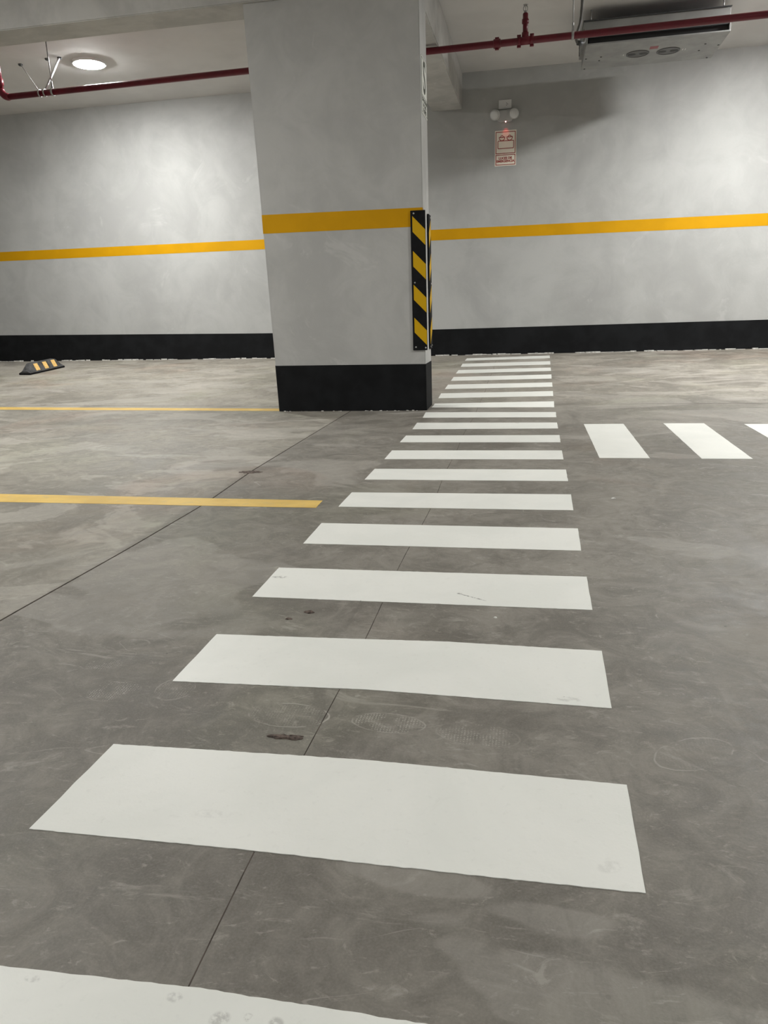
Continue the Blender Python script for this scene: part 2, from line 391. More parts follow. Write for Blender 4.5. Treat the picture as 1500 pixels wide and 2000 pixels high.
# rear wall (turned 0.7 degrees), its painted bands
def wallseg(bm, xs, zlo, zhi, off, thick):
    """strip of the rear wall between curves zlo(x), zhi(x), standing off in front of it"""
    for a, b in zip(xs, xs[1:]):
        pts = [(a, wall_y(a)-off, zlo(a)), (b, wall_y(b)-off, zlo(b)), (b, wall_y(b)-off, zhi(b)), (a, wall_y(a)-off, zhi(a))]
        prism(bm, pts, (0, thick, 0))
    return bm
def lerp(tab):
    def f(x):
        if x <= tab[0][0]: return tab[0][1]
        for (a, va), (b, vb) in zip(tab, tab[1:]):
            if x <= b: return va+(vb-va)*(x-a)/(b-a)
        return tab[-1][1]
    return f
bm = nb(); prism(bm, [(-9.6, wall_y(-9.6), -.1), (7.6, wall_y(7.6), -.1), (7.6, wall_y(7.6), 3.5), (-9.6, wall_y(-9.6), 3.5)], (0, .2, 0))
wb = struct(mesh_obj('wall_back', bm, 'wall'))
ylo = lerp([(-7.04, 1.532), (-3.34, 1.517), (-1.2, 1.520), (2.5, 1.500)]); yhi = lerp([(-7.0, 1.648), (-3.33, 1.632), (-1.2, 1.640), (2.49, 1.630)])
xs = [-9.59+i*17.18/40 for i in range(41)]
bm = nb(); wallseg(bm, xs, ylo, yhi, .0015, .0015)
bmesh.ops.remove_doubles(bm, verts=bm.verts[:], dist=1e-5)
yb = mesh_obj('yellow_band', bm, 'yellow_band', wb)
btop = lerp([(-9, .60), (-7.23, .572), (-3.3, .497), (-1.23, .487), (2.6, .495)])
bm = nb(); wallseg(bm, xs, lambda x: floor_z(x, wall_y(x))-.01, btop, .003, .003)
bmesh.ops.remove_doubles(bm, verts=bm.verts[:], dist=1e-5)
struct(mesh_obj('baseboard_back', bm, 'black_band'))
# ragged line of cement dribbled along the foot of the wall
bm = nb(); x = -8.2
while x < 5:
    L = random.uniform(.02, .12)
    if random.random() < .72:
        yw = wall_y(x)-.003; n = 5; d0 = random.uniform(.006, .03)
        pts = [(x, yw)]+[(x+L*(i+.5)/n, yw-d0*random.uniform(.4, 1)) for i in range(n)]+[(x+L, yw)]
        zf = floor_z(x, yw)
        prism(bm, [(a, b, zf-.004) for a, b in pts], (0, 0, .004+random.uniform(.003, .014)))
    x += L*random.uniform(.7, 1.2)
md = mesh_obj('mortar_dribbles', bm, 'mortar', fl); md['kind'] = 'stuff'

# other walls, ceiling, beams
bm = nb(); box(bm, -9.8, -9.6, -6, 9.4, -.1, 3.5); struct(mesh_obj('wall_left', bm, 'wall'))
bm = nb(); box(bm, 7.6, 7.8, -6, 9.6, -.1, 3.5); struct(mesh_obj('wall_right', bm, 'wall'))
bm = nb(); box(bm, -9.8, 7.8, -6.2, -6, -.1, 3.5); struct(mesh_obj('wall_front', bm, 'wall'))
bm = nb(); box(bm, -9.8, 7.8, -6.2, 9.7, ZC, ZC+.2); struct(mesh_obj('ceiling', bm, 'ceiling'))
ZB = 2.868
bm = nb(); prism(bm, [(-9.6, pill_y(-9.6)-.024, ZB), (7.6, pill_y(7.6)-.024, ZB), (7.6, pill_y(7.6)+.281, ZB), (-9.6, pill_y(-9.6)+.281, ZB)], (0, 0, ZC-ZB))
bmesh.ops.bevel(bm, geom=bm.edges[:], offset=.006, segments=2, affect='EDGES')
b1 = struct(mesh_obj('ceiling_beam', bm, 'beam')); b1['label'] = 'grey concrete ceiling beam crossing above the pillar'
bm = nb(); box(bm, -1.20, -.852, 5.93, 9.27, 2.907, ZC); bmesh.ops.bevel(bm, geom=bm.edges[:], offset=.008, segments=2, affect='EDGES')
b2 = struct(mesh_obj('ceiling_beam', bm, 'beam')); b2['label'] = 'grey concrete ceiling beam running from the pillar to the rear wall'

# ================================================================== PILLAR
pil = empty('pillar', (-1.41, 5.80, 0), 'grey plastered concrete pillar with black base and yellow band, beside the crosswalk', 'pillar')
def prow(x0, x1, y0off, y1off, z):
    return [(x0, pill_y(x0)+y0off-0, z), (x1, pill_y(x1)+y0off, z), (x1, pill_y(x1)+y1off, z), (x0, pill_y(x0)+y1off, z)]
def pxl(z): return -2.003-.0203*z
def pxr(z): return -.8085-.0012*z
inv = Matrix.Translation((1.41, -5.80, 0))
def ploft(zs, grow):
    bm = nb(); prev = None
    for z in zs:
        g = grow
        r = [bm.verts.new(p) for p in ((pxl(z)-g, pill_y(-2)-g, z), (pxr(z)+g, pill_y(-.81)-g, z), (pxr(z)+g, pill_y(-.81)+.325+g, z), (pxl(z)-g, pill_y(-2)+.325+g, z))]
        if prev:
            for i in range(4): bm.faces.new((prev[i], prev[(i+1) % 4], r[(i+1) % 4], r[i]))
        else: bm.faces.new(r[::-1])
        prev = r
    bm.faces.new(prev)
    return bm
bm = ploft([-.002, ZB+.001], 0); ed = [e for e in bm.edges if abs(e.verts[0].co.z-e.verts[1].co.z) > 1]
bmesh.ops.bevel(bm, geom=ed, offset=.006, segments=3, affect='EDGES'); bm.transform(inv)
mesh_obj('shaft', bm, 'pillar', pil)
# black base (top edge drops slightly to the right), rounded corners like the shaft
bm = ploft([.0, .360], .0025)
for v in bm.verts:
    if v.co.z > .1: v.co.z = .363 if v.co.x < -1.5 else .355
ed = [e for e in bm.edges if abs(e.verts[0].co.z-e.verts[1].co.z) > .1]
bmesh.ops.bevel(bm, geom=ed, offset=.006, segments=3, affect='EDGES'); bm.transform(inv)
mesh_obj('black_base', bm, 'black_band', pil)
# yellow band: front face, wrapping a few centimetres around the right corner
bm = nb(); yf = pill_y(-2)-.0015; yg = pill_y(-.81)-.0015
prism(bm, [(pxl(1.4), yf, 1.349), (-.812, yg, 1.341), (-.812, yg, 1.470), (pxl(1.45), yf, 1.482)], (0, .0015, 0))
prism(bm, [(-.8095, yg+.004, 1.343), (-.8095, yg+.05, 1.35), (-.8095, yg+.05, 1.43), (-.8095, yg+.03, 1.452), (-.8095, yg+.004, 1.468)], (.0012, 0, 0))
bm.transform(inv); mesh_obj('yellow_band', bm, 'yellow_band', pil)
# cement crumbs at the pillar's foot
bm = nb()
for i in range(34):
    xx = random.uniform(-1.98, -.83) if i > 6 else random.uniform(-1.30, -1.24)
    yy = pill_y(xx)-.006-random.uniform(0, .012); r = random.uniform(.003, .009)
    prism(bm, [(xx+r*math.cos(a)*random.uniform(.7, 1.3), yy+r*.7*math.sin(a), -.001) for a in [j*1.256 for j in range(5)]], (0, 0, r*.7))
bm.transform(inv); q = mesh_obj('cement_crumbs', bm, 'mortar', pil); q['kind'] = 'stuff'

# ------------------------------------------------------------------ striped guards screwed to the pillar
def guard(label, origin, rz, wid, mirror):
    """local frame: x along the plate, y out of the wall is -y, z up from its foot"""
    g = empty('corner_guard', origin, label, 'corner guard', 'striped corner guards on the pillar', rz)
    H = .992; T = .012
    bm = nb(); box(bm, 0, wid, -T, 0, 0, H, .003); mesh_obj('plate', bm, 'rubber', g)
    for zt in (.955, .715, .478, .241):
        x0, x1 = (.014, wid-.002) if not mirror else (.002, wid-.014)
        dz, h = .095, .108
        if not mirror: pts = [(x0, zt), (x1, zt-dz), (x1, zt-dz-h), (x0, zt-h)]
        else: pts = [(x0, zt-dz), (x1, zt), (x1, zt-h), (x0, zt-dz-h)]
        bm = nb(); prism(bm, [(a, -T-.0008, z) for a, z in pts], (0, .0012, 0)); s = mesh_obj('yellow_stripe', bm, 'guard_yellow', g)
    for (sx, sz) in ((.024, .972), (.024, .492), (.022, .024), (wid-.012, .018)):
        bm = nb(); lathe(bm, (sx if not mirror else wid-sx, -T, sz), [(.0065, 0), (.0065, .001), (.004, .003), (0, .0035)], (0, -1, 0), 14)
        mesh_obj('screw', bm, 'screw', g, True)
    return g
guard('black and yellow striped guard plate on the front face of the pillar', (-.900, pill_y(-.90)-.0016, .459), .0122, .109, False)
guard('black and yellow striped guard plate on the pillar side facing the crosswalk', (-.8095+.002, 5.862, .455), math.pi/2, .115, True)
# side plate stands on the side face: local -y points to +x after the turn

# ------------------------------------------------------------------ safety sign on the pillar's side
sg = empty('safety_sign', (-.8100, 5.702, 2.10), 'narrow white sign with a large letter S high on the pillar side', 'sign', None, math.pi/2)
bm = nb(); box(bm, 0, .262, -.002, 0, 0, .365); mesh_obj('panel', bm, 'sign_white', sg)
t3 = lambda u, v, h: (u, -.002-h, v)
bm = nb(); strip2d(bm, [(.010, .012), (.252, .012), (.252, .353), (.010, .353)], .004, t3, True)
strip2d(bm, [(.010, .118), (.252, .118)], .004, t3); mesh_obj('frame_print', bm, 'sign_ink', sg)
RX = Matrix.Rotation(math.pi/2, 4, 'X')
text_obj('letter_print', 'S', .29, 'sign_ink', Matrix.Translation((.131, -.0022, .235)) @ RX, sg, sx=1.0, offset=.004)
text_obj('letter_print', 'ZONA SEGURA', .036, 'sign_ink', Matrix.Translation((.131, -.0022, .094)) @ RX, sg, offset=.001)
text_obj('letter_print', 'EN CASO', .036, 'sign_ink', Matrix.Translation((.131, -.0022, .062)) @ RX, sg, offset=.001)
text_obj('letter_print', 'DE SISMO', .036, 'sign_ink', Matrix.Translation((.131, -.0022, .030)) @ RX, sg, offset=.001)

# ================================================================== PAINTED LINES
def ground_patch(poly_top, poly_bot, nx, ny, th):
    """painted area between two edge polylines (far edge, near edge), draped on the floor"""
    def along(pl, t):
        L = [0]
        for a, b in zip(pl, pl[1:]): L.append(L[-1]+math.dist(a, b))
        d = t*L[-1]
        for i in range(len(pl)-1):
            if d <= L[i+1]+1e-9:
                s = (d-L[i])/(L[i+1]-L[i]); return (pl[i][0]+(pl[i+1][0]-pl[i][0])*s, pl[i][1]+(pl[i+1][1]-pl[i][1])*s)
        return pl[-1]
    bm = nb(); G = []; B = []
    for j in range(ny+1):
        r, rb = [], []
        for i in range(nx+1):
            a = along(poly_bot, i/nx); b = along(poly_top, i/nx); s = j/ny
            x, y = a[0]+(b[0]-a[0])*s, a[1]+(b[1]-a[1])*s
            if j in (0, ny) and 0 < i < nx: y += random.gauss(0, .0004)
            if i in (0, nx) and 0 < j < ny: x += random.gauss(0, .0004)
            z = floor_z(x, y)
            r.append(bm.verts.new((x, y, z+th))); rb.append(bm.verts.new((x, y, z-.0005)))
        G.append(r); B.append(rb)
    for j in range(ny):
        for i in range(nx):
            bm.faces.new((G[j][i], G[j][i+1], G[j+1][i+1], G[j+1][i]))
            bm.faces.new((B[j][i], B[j+1][i], B[j+1][i+1], B[j][i+1]))
    for j in range(ny):
        bm.faces.new((G[j][0], G[j+1][0], B[j+1][0], B[j][0])); bm.faces.new((G[j][nx], B[j][nx], B[j+1][nx], G[j+1][nx]))
    for i in range(nx):
        bm.faces.new((G[0][i], B[0][i], B[0][i+1], G[0][i+1])); bm.faces.new((G[ny][i], G[ny][i+1], B[ny][i+1], B[ny][i]))
    return bm
STR = [
([[-0.790, 0.626], [-0.654, 0.632], [-0.379, 0.645], [-0.112, 0.645], [0.170, 0.642]], [[-0.79, 0.382], [0.17, 0.396]]),
([[-0.78, 1.112], [-0.545, 1.123], [-0.29, 1.133], [-0.115, 1.132], [0.171, 1.129]], [[-0.787, 0.87], [-0.418, 0.88], [-0.285, 0.881], [-0.059, 0.883], [0.169, 0.887]]),
([[-0.783, 1.606], [-0.488, 1.62], [-0.198, 1.637], [0.172, 1.634]], [[-0.782, 1.36], [-0.646, 1.367], [-0.332, 1.383], [-0.156, 1.381], [0.17, 1.377]]),
([[-0.786, 2.102], [0.169, 2.123]], [[-0.783, 1.858], [0.168, 1.875]]),
([[-0.786, 2.6], [0.17, 2.613]], [[-0.782, 2.349], [0.167, 2.364]]),
([[-0.782, 3.077], [0.168, 3.104]], [[-0.781, 2.837], [0.166, 2.855]]),
([[-0.779, 3.56], [0.166, 3.586]], [[-0.779, 3.324], [0.166, 3.346]]),
([[-0.78, 4.043], [0.163, 4.067]], [[-0.776, 3.801], [0.163, 3.828]]),
([[-0.78, 4.527], [0.165, 4.551]], [[-0.779, 4.298], [0.164, 4.312]]),
([[-0.788, 5.038], [0.164, 5.035]], [[-0.778, 4.77], [0.164, 4.796]]),
([[-0.798, 5.545], [0.169, 5.523]], [[-0.782, 5.274], [0.166, 5.274]]),
([[-0.79, 6.013], [0.169, 6.075]], [[-0.789, 5.812], [0.164, 5.782]]),
([[-0.796, 6.503], [0.171, 6.562]], [[-0.791, 6.262], [0.168, 6.322]]),
([[-0.788, 6.982], [0.174, 7.039]], [[-0.789, 6.734], [0.172, 6.793]]),
([[-0.785, 7.461], [0.177, 7.536]], [[-0.786, 7.214], [0.174, 7.272]]),
([[-0.783, 7.949], [0.179, 8.028]], [[-0.786, 7.707], [0.177, 7.784]]),
([[-0.787, 8.458], [0.183, 8.541]], [[-0.783, 8.206], [0.18, 8.266]]),
([[-0.779, 8.934], [0.186, 9.047]], [[-0.784, 8.725], [0.185, 8.81]])]
LAB = ['white crosswalk stripe nearest the camera, cut off by the bottom edge of the photo',
 'largest fully visible white crosswalk stripe, second from the camera',
 'third white crosswalk stripe from the camera, just beyond the shoe prints',
 'fourth white crosswalk stripe from the camera, with a small dark scratch',
 'fifth white stripe of the long crosswalk from the camera',
 'sixth white stripe from the camera, level with the end of the near yellow bay line',
 'seventh white stripe of the long crosswalk from the camera',
 'eighth white stripe of the long crosswalk from the camera',
 'ninth white stripe from the camera, level with the middle of the side crossing',
 'tenth white stripe of the long crosswalk from the camera',
 'white crosswalk stripe just in front of the pillar, eighth from the rear wall',
 'white crosswalk stripe touching the pillar base, seventh from the rear wall',
 'sixth white crosswalk stripe from the rear wall, behind the pillar corner',
 'fifth white crosswalk stripe from the rear wall', 'fourth white crosswalk stripe from the rear wall',
 'third white crosswalk stripe from the rear wall', 'second white crosswalk stripe from the rear wall',
 'farthest white crosswalk stripe, lying against the rear wall']
STR = STR[:1]+STR[1:]
# reorder: far edge / near edge given left to right
for i, (t, b) in enumerate(STR):
    near = i < 4
    bm = ground_patch(t, b, 90 if near else 40, 6, .0012)
    o = mesh_obj('crosswalk_stripe', bm, 'white_line')
    tag(o, LAB[i], 'crosswalk stripe', 'white stripes of the long crosswalk')
    if i == 3:   # dark tyre scratch on this stripe, flat mark
        pass
SIDE = [([(.334, 4.966), (.585, 4.976)], [(.346, 3.870), (.595, 3.873)], 'white bar of the side crossing closest to the long crosswalk'),
 ([(.835, 4.993), (1.082, 4.990)], [(.843, 3.871), (1.083, 3.873)], 'middle white bar of the side crossing at the right'),
 ([(1.313, 4.956), (1.56, 4.956)], [(1.325, 3.871), (1.57, 3.873)], 'white bar of the side crossing cut by the right edge of the photo')]
for t, b, lab in SIDE:
    o = mesh_obj('crosswalk_stripe', ground_patch(t, b, 10, 40, .0012), 'white_line')
    tag(o, lab, 'crosswalk stripe', 'white bars of the side crossing')
o = mesh_obj('bay_line', ground_patch([(-6.4, 2.945), (-2.46, 2.938), (-.875, 2.929)], [(-6.4, 2.805), (-2.351, 2.802), (-.871, 2.814)], 90, 2, .001), 'yellow_line')
tag(o, 'yellow parking bay line nearer the camera, ending beside the crosswalk', 'floor line', 'yellow parking bay lines')
o = mesh_obj('bay_line', ground_patch([(-8.5, 5.835), (-4.8, 5.832), (-2.03, 5.800)], [(-8.5, 5.68), (-4.7, 5.678), (-2.006, 5.665)], 90, 2, .001), 'yellow_line')
tag(o, 'yellow parking bay line farther from the camera, running up to the pillar base', 'floor line', 'yellow parking bay lines')

# ================================================================== WHEEL STOP
wx, wy = -5.945, 8.20; wz = floor_z(wx, wy)
ws = empty('wheel_stop', (wx, wy, wz), 'short dusty black rubber wheel stop with yellow reflective patches at far left', 'wheel stop')
ws.rotation_euler = (SL, .0095, -.02)
hw, hl, H = .077, .33, .125
prof = [(-hw, 0), (hw, 0), (hw, .022), (.034, H-.006), (.028, H), (-.028, H), (-.034, H-.006), (-hw, .022)]
bm = nb(); secs = []
for yy, s in ((-hl, 0), (-hl, .2), (-hl+.10, .95), (-hl+.115, 1), (hl-.115, 1), (hl-.10, .95), (hl, .2), (hl, 0)):
    secs.append([bm.verts.new((px, yy, min(pz, .022+(H-.022)*s) if s > 0 else 0.0)) for px, pz in prof])
for a, b in zip(secs, secs[1:]):
    for i in range(8): bm.faces.new((a[i], a[(i+1) % 8], b[(i+1) % 8], b[i]))
bm.faces.new(secs[0][::-1]); bm.faces.new(secs[-1])
bmesh.ops.remove_doubles(bm, verts=bm.verts[:], dist=1e-4)
mesh_obj('body', bm, 'old_rubber', ws)
bm = nb(); box(bm, -hw-.002, hw+.002, -hl-.002, hl+.002, 0.0, .02, .003); mesh_obj('foot_rim', bm, 'rubber', ws)
for yy in (-.165, 0, .165):
    for s in (1, -1):
        lo, hi = Vector((s*hw, yy, .022)), Vector((s*.034, yy, H-.006)); d = (hi-lo); nrm = Vector((d.z*s, 0, abs(d.x))).normalized()
        a, b = lo+d*.14, lo+d*.96
        pts = [a+Vector((0, -.036, 0)), a+Vector((0, .036, 0)), b+Vector((0, .036, 0)), b+Vector((0, -.036, 0))]
        bm = nb(); prism(bm, [p-nrm*.001 for p in pts], nrm*.0025)
        mesh_obj('reflective_patch', bm, 'stop_yellow', ws)

# ================================================================== CEILING LAMPS
def lamp(x, y, out, label):
    if 'lamp%g' % out not in MT: MT['lamp%g' % out] = emis('lamp_diffuser_glow', LAMP_COLOR, LAMP_STRENGTH*out)
    e = empty('ceiling_lamp', (x, y, ZC), label, 'lamp', 'round ceiling lamps')
    bm = nb(); lathe(bm, (0, 0, 0), [(.165, 0), (.165, -.020), (.160, -.026), (.150, -.026), (.149, -.016), (0, -.016)], (0, 0, 1), 40)
    mesh_obj('rim', bm, 'rim', e, False)
    bm = nb(); lathe(bm, (0, 0, 0), [(.1485, -.018), (.148, -.028), (.13, -.034), (.08, -.039), (0, -.041)], (0, 0, 1), 40)
    mesh_obj('diffuser', bm, 'lamp%g' % out, e, True)
LN = ['lit round white ceiling lamp above the left bay behind the beam', 'round ceiling lamp outside the frame to the right, near the rear wall',
 'round ceiling lamp outside the frame, over the near left bay', 'round ceiling lamp outside the frame, over the near right aisle',
 'round ceiling lamp behind the camera on the left', 'round ceiling lamp behind the camera on the right']
for (lx, ly, lo_), lab in zip(LAMPS, LN): lamp(lx, ly, lo_, lab)

# ================================================================== RED SPRINKLER PIPE
PY = 7.02
def pz(x): return 2.839+(x+5.02)*(2.878-2.839)/6.754
def pp(x): return (x, PY, pz(x))
PR = .027
pipe = empty('sprinkler_pipe', pp(-.12), 'dark red sprinkler pipe hung under the ceiling across the whole bay', 'pipe')
off = Vector(pp(-.12))
def P(*a): return Vector(a)-off
bm = nb(); tube(bm, [P(*pp(x)) for x in (-4.98, -2, 1, 4.5)], PR, 16); mesh_obj('main_pipe', bm, 'red', pipe, True)
arc = [P(-4.99+.0-.075*math.sin(a), PY, pz(-5)+.075-.075*math.cos(a)) for a in [i*math.pi/2/8 for i in range(9)]]
bm = nb(); tube(bm, arc, PR+.005, 16); mesh_obj('elbow', bm, 'red', pipe, True)
bm = nb(); tube(bm, [P(-5.065, PY, pz(-5)+.07), P(-5.065, PY, ZC-.002)], PR, 16); mesh_obj('drop_pipe', bm, 'red', pipe, True)
def coupling(x, w=.03):
    bm = nb(); tube(bm, [P(*pp(x-w)), P(*pp(x-w+.006)), P(*pp(x+w-.006)), P(*pp(x+w))], [PR+.004, PR+.009, PR+.009, PR+.004], 16)
    for s in (-1, 1): box_c(bm, P(x, PY, pz(x)+s*(PR+.012)), (.016, .01, .007))
    mesh_obj('coupling', bm, 'red', pipe, True)
def box_c(bm, c, h): box(bm, c[0]-h[0], c[0]+h[0], c[1]-h[1], c[1]+h[1], c[2]-h[2], c[2]+h[2])
coupling(-.355); coupling(-.175, .014); coupling(-.07, .014)
bm = nb(); tube(bm, [P(-5.065, PY, z) for z in (pz(-5)+.10, pz(-5)+.107, pz(-5)+.16, pz(-5)+.167)], [PR, PR+.008, PR+.008, PR], 16); mesh_obj('coupling', bm, 'red', pipe, True)
bm = nb(); tube(bm, [P(*pp(-.18)), P(*pp(-.07))], PR+.004, 16); tube(bm, [P(-.125, PY, pz(-.12)), P(-.125, PY, pz(-.12)+.06)], .028, 16); mesh_obj('tee', bm, 'red', pipe, True)
rx = -.125; z0 = pz(-.12)
bm = nb(); tube(bm, [P(rx, PY, z0+.03), P(rx, PY, z0+.185)], .0205, 14); mesh_obj('riser', bm, 'red', pipe, True)
bm = nb(); tube(bm, [P(rx, PY, z) for z in (z0+.12, z0+.125, z0+.155, z0+.16, z0+.195, z0+.20)], [.021, .028, .028, .022, .022, .018], 14); mesh_obj('coupling', bm, 'red', pipe, True)
sp = P(rx, PY, z0+.195)
bm = nb(); lathe(bm, (0, 0, 0), [(.014, 0), (.014, .012), (.010, .014), (.010, .022)], (0, 0, 1), 16); bm.transform(Matrix.Translation(sp)); hd = mesh_obj('sprinkler_head', bm, 'galv', pipe, True); hd['label'] = 'silver sprinkler head'
bm = nb()
for s in (-1, 1): tube(bm, [(s*.010, 0, .018), (s*.017, 0, .03), (s*.017, 0, .045), (s*.006, 0, .062)], .0032, 8)
bm.transform(Matrix.Translation(sp)); mesh_obj('frame_arms', bm, 'galv', hd, True)
bm = nb(); tube(bm, [(0, 0, .02), (0, 0, .06)], .0028, 8); bm.transform(Matrix.Translation(sp)); mesh_obj('bulb', bm, 'galv', hd, True)
bm = nb(); lathe(bm, (0, 0, .062), [(.006, 0), (.019, .002), (.02, .004), (.004, .006)], (0, 0, 1), 20); bm.transform(Matrix.Translation(sp)); mesh_obj('deflector', bm, 'galv', hd)

# hangers, braces
def hanger(x, label, lean=0.0):
    h = empty('pipe_hanger', pp(x), label, 'pipe hanger', 'threaded rod hangers of the red pipe')
    top = ZC-pz(x)
    bm = nb(); tube(bm, [(lean, 0, top), (0, 0, .075)], .0055, 10); mesh_obj('rod', bm, 'galv', h, True)
    bm = nb(); torus(bm, (0, 0, 0), PR+.0035, .0032, (1, 0, 0), 28, 8, 3.2); mesh_obj('ring', bm, 'galv', h, True)
    bm = nb()
    prism(bm, [(-.011, -.004, .03), (.011, -.004, .03), (.006, -.004, .088), (-.006, -.004, .088)], (0, .008, 0))
    lathe(bm, (0, 0, .072), [(.009, 0), (.009, .02)], (0, 0, 1), 6)
    mesh_obj('clevis', bm, 'galv', h)
hanger(-4.517, 'galvanised rod hanger holding the red pipe below the left lamp')
hanger(.258, 'galvanised rod hanger holding the red pipe beside the fan unit', -.004)
def brace(a, b, label, r=.007):
    o = Vector(b); e = empty('sway_brace', a, label, 'brace', 'braces of the red pipe'); v = o-Vector(a)
    bm = nb(); tube(bm, [(0, 0, 0), v], r, 10); mesh_obj('rod', bm, 'galv', e, True)
    bm = nb(); lathe(bm, v, [(.022, 0), (.022, -.012), (.012, -.02), (0, -.021)], (0, 0, 1), 18); mesh_obj('flange', bm, 'louver', e)
    bm = nb(); torus(bm, (0, 0, -.01), PR+.004, .003, (1, 0, 0), 24, 6, 2.5); mesh_obj('clamp', bm, 'galv', e, True)
brace((-4.60, PY, pz(-4.6)+.012), (-4.682, 7.471, ZC), 'slanting galvanised brace crossing behind the left hanger rod', .010)
brace((-4.655, PY, pz(-4.65)+.012), (-5.166, 7.533, ZC), 'thin slanting brace wire of the red pipe, farthest left', .0045)
bm = nb(); lathe(bm, (-4.813, 7.462, ZC), [(.022, 0), (.022, -.012), (.010, -.02), (0, -.021)], (0, 0, 1), 18)
tag(mesh_obj('ceiling_anchor', bm, 'louver'), 'small dark ceiling anchor left of the lamp', 'anchor')

# ================================================================== FAN UNIT
fx0, fx1, fy0, fy1, fz0, fz1 = .405, 1.602, 7.665, 8.41, 2.970, 3.160
fu = empty('fan_unit', (1.0, 8.04, 2.97), 'grey sheet metal ventilation unit hung from the ceiling at upper right', 'ventilation unit')
O = Vector((1.0, 8.04, 2.97)); iv = Matrix.Translation(-O)
def fbox(name, mat, *a, bev=0):
    bm = nb(); box(bm, *a, bev); bm.transform(iv); return mesh_obj(name, bm, mat, fu)
fbox('casing', 'sheet', fx0-.03, fx1-.004, fy0+.012, fy1, 3.060, fz1, bev=.004)
fbox('top_flange', 'louver', fx0-.034, fx1+.0, fy0+.0, fy1+.005, fz1-.001, fz1+.008)
fbox('slot_shade', 'dark', fx0+.02, fx1-.01, fy0+.03, fy1-.05, 2.982, 3.061)  # solid black block; its colour stands in for shade inside the slot
fbox('louver_slat', 'louver', fx0+.02, fx1-.012, fy0+.004, fy0+.022, 3.030, 3.036)
fbox('louver_slat', 'louver', fx0+.02, fx1-.012, fy0+.010, fy0+.028, 3.050, 3.060)
fbox('bottom_panel', 'sheet', fx0, fx1, fy0-.004, fy1, fz0, fz0+.012, bev=.002)
fbox('side_panel', 'sheet', fx0-.004, fx0+.010, fy0, fy1-.003, fz0+.002, 3.062)
fbox('side_panel', 'sheet', fx1-.008, fx1+.004, fy0, fy1-.003, fz0+.002, 3.062)
for cx in (.888, 1.158):
    bm = nb(); lathe(bm, (cx, 8.050, fz0), [(.104, .001), (.104, -.004), (.094, -.006), (.090, -.002), (0, -.002)], (0, 0, 1), 36); bm.transform(iv)
    f = mesh_obj('fan_guard', bm, 'fan', fu)
    for s in (-1, 1):
        bm = nb(); lathe(bm, (0, 0, 0), [(.036, 0), (.036, -.0015), (0, -.002)], (0, 0, 1), 20)
        bm.transform(Matrix.Translation((cx+s*.052, 8.055, fz0-.002)) @ Matrix.Diagonal((1, .8, 1, 1))); bm.transform(iv)
        mesh_obj('fan_hole', bm, 'fan_dark', f)
bm = nb(); box(bm, .978, 1.050, 7.875, 7.950, fz0-.0012, fz0+.001); bm.transform(iv); mesh_obj('red_label', bm, 'label_red', fu)
for (sx, sy) in ((.425, 8.06), (.552, 8.15), (.56, 8.04), (1.46, 7.95), (1.585, 8.02), (1.44, 8.13), (1.56, 8.38), (.43, 8.38)):
    bm = nb(); lathe(bm, (sx, sy, fz0), [(.009, .001), (.009, -.003), (0, -.004)], (0, 0, 1), 12); bm.transform(iv); mesh_obj('screw', bm, 'fan_dark', fu)
for (sx, sy) in ((.44, 7.75), (1.55, 7.75), (.44, 8.33), (1.55, 8.33)):
    bm = nb(); tube(bm, [(sx, sy, fz1), (sx, sy, ZC)], .006, 8); bm.transform(iv); mesh_obj('hanger_rod', bm, 'galv', fu, True)
for sx in (.762, 1.285):
    for d in (0, .022):
        bm = nb(); box(bm, sx+d-.003, sx+d+.003, 8.03, 8.07, fz0-.001, fz0+.001); bm.transform(iv); mesh_obj('stencil_mark', bm, 'white_plastic', fu)
# flexible conduit feeding the unit
cd = empty('conduit', (.33, 7.2, ZC), 'dark flexible conduit looping down beside the fan unit', 'conduit')
co = Vector((.33, 7.2, ZC))
pts = [(.335, 7.2, ZC), (.333, 7.2, 3.17), (.326, 7.2, 3.03), (.305, 7.2, 2.95), (.294, 7.2, 2.905), (.302, 7.2, 2.872), (.33, 7.21, 2.862), (.36, 7.25, 2.88), (.372, 7.35, 2.94), (.372, 7.5, 3.04), (.366, 7.64, 3.07)]
def smooth_pts(p, k=4):
    p = [Vector(q) for q in p]; out = []
    for i in range(len(p)-1):
        a, b, c, d = p[max(i-1, 0)], p[i], p[i+1], p[min(i+2, len(p)-1)]
        for j in range(k):
            t = j/k; out.append(.5*((2*b)+(c-a)*t+(2*a-5*b+4*c-d)*t*t+(3*b-a-3*c+d)*t**3))
    return out+[p[-1]]
bm = nb(); sp_ = [q-co for q in smooth_pts(pts)]; tube(bm, sp_, [.011 if i % 2 else .0125 for i in range(len(sp_))], 10); mesh_obj('hose', bm, 'grey_cable', cd, True)
bm = nb(); tube(bm, [Vector((.305, 7.2, 2.866))-co, Vector((.345, 7.22, 2.862))-co], .019, 12); mesh_obj('connector', bm, 'louver', cd, True)
bm = nb(); tube(bm, [Vector((.322, 7.2, 2.862))-co, Vector((.323, 7.2, 2.762))-co], .0035, 8); mesh_obj('dangling_wire', bm, 'black_cable', cd, True)

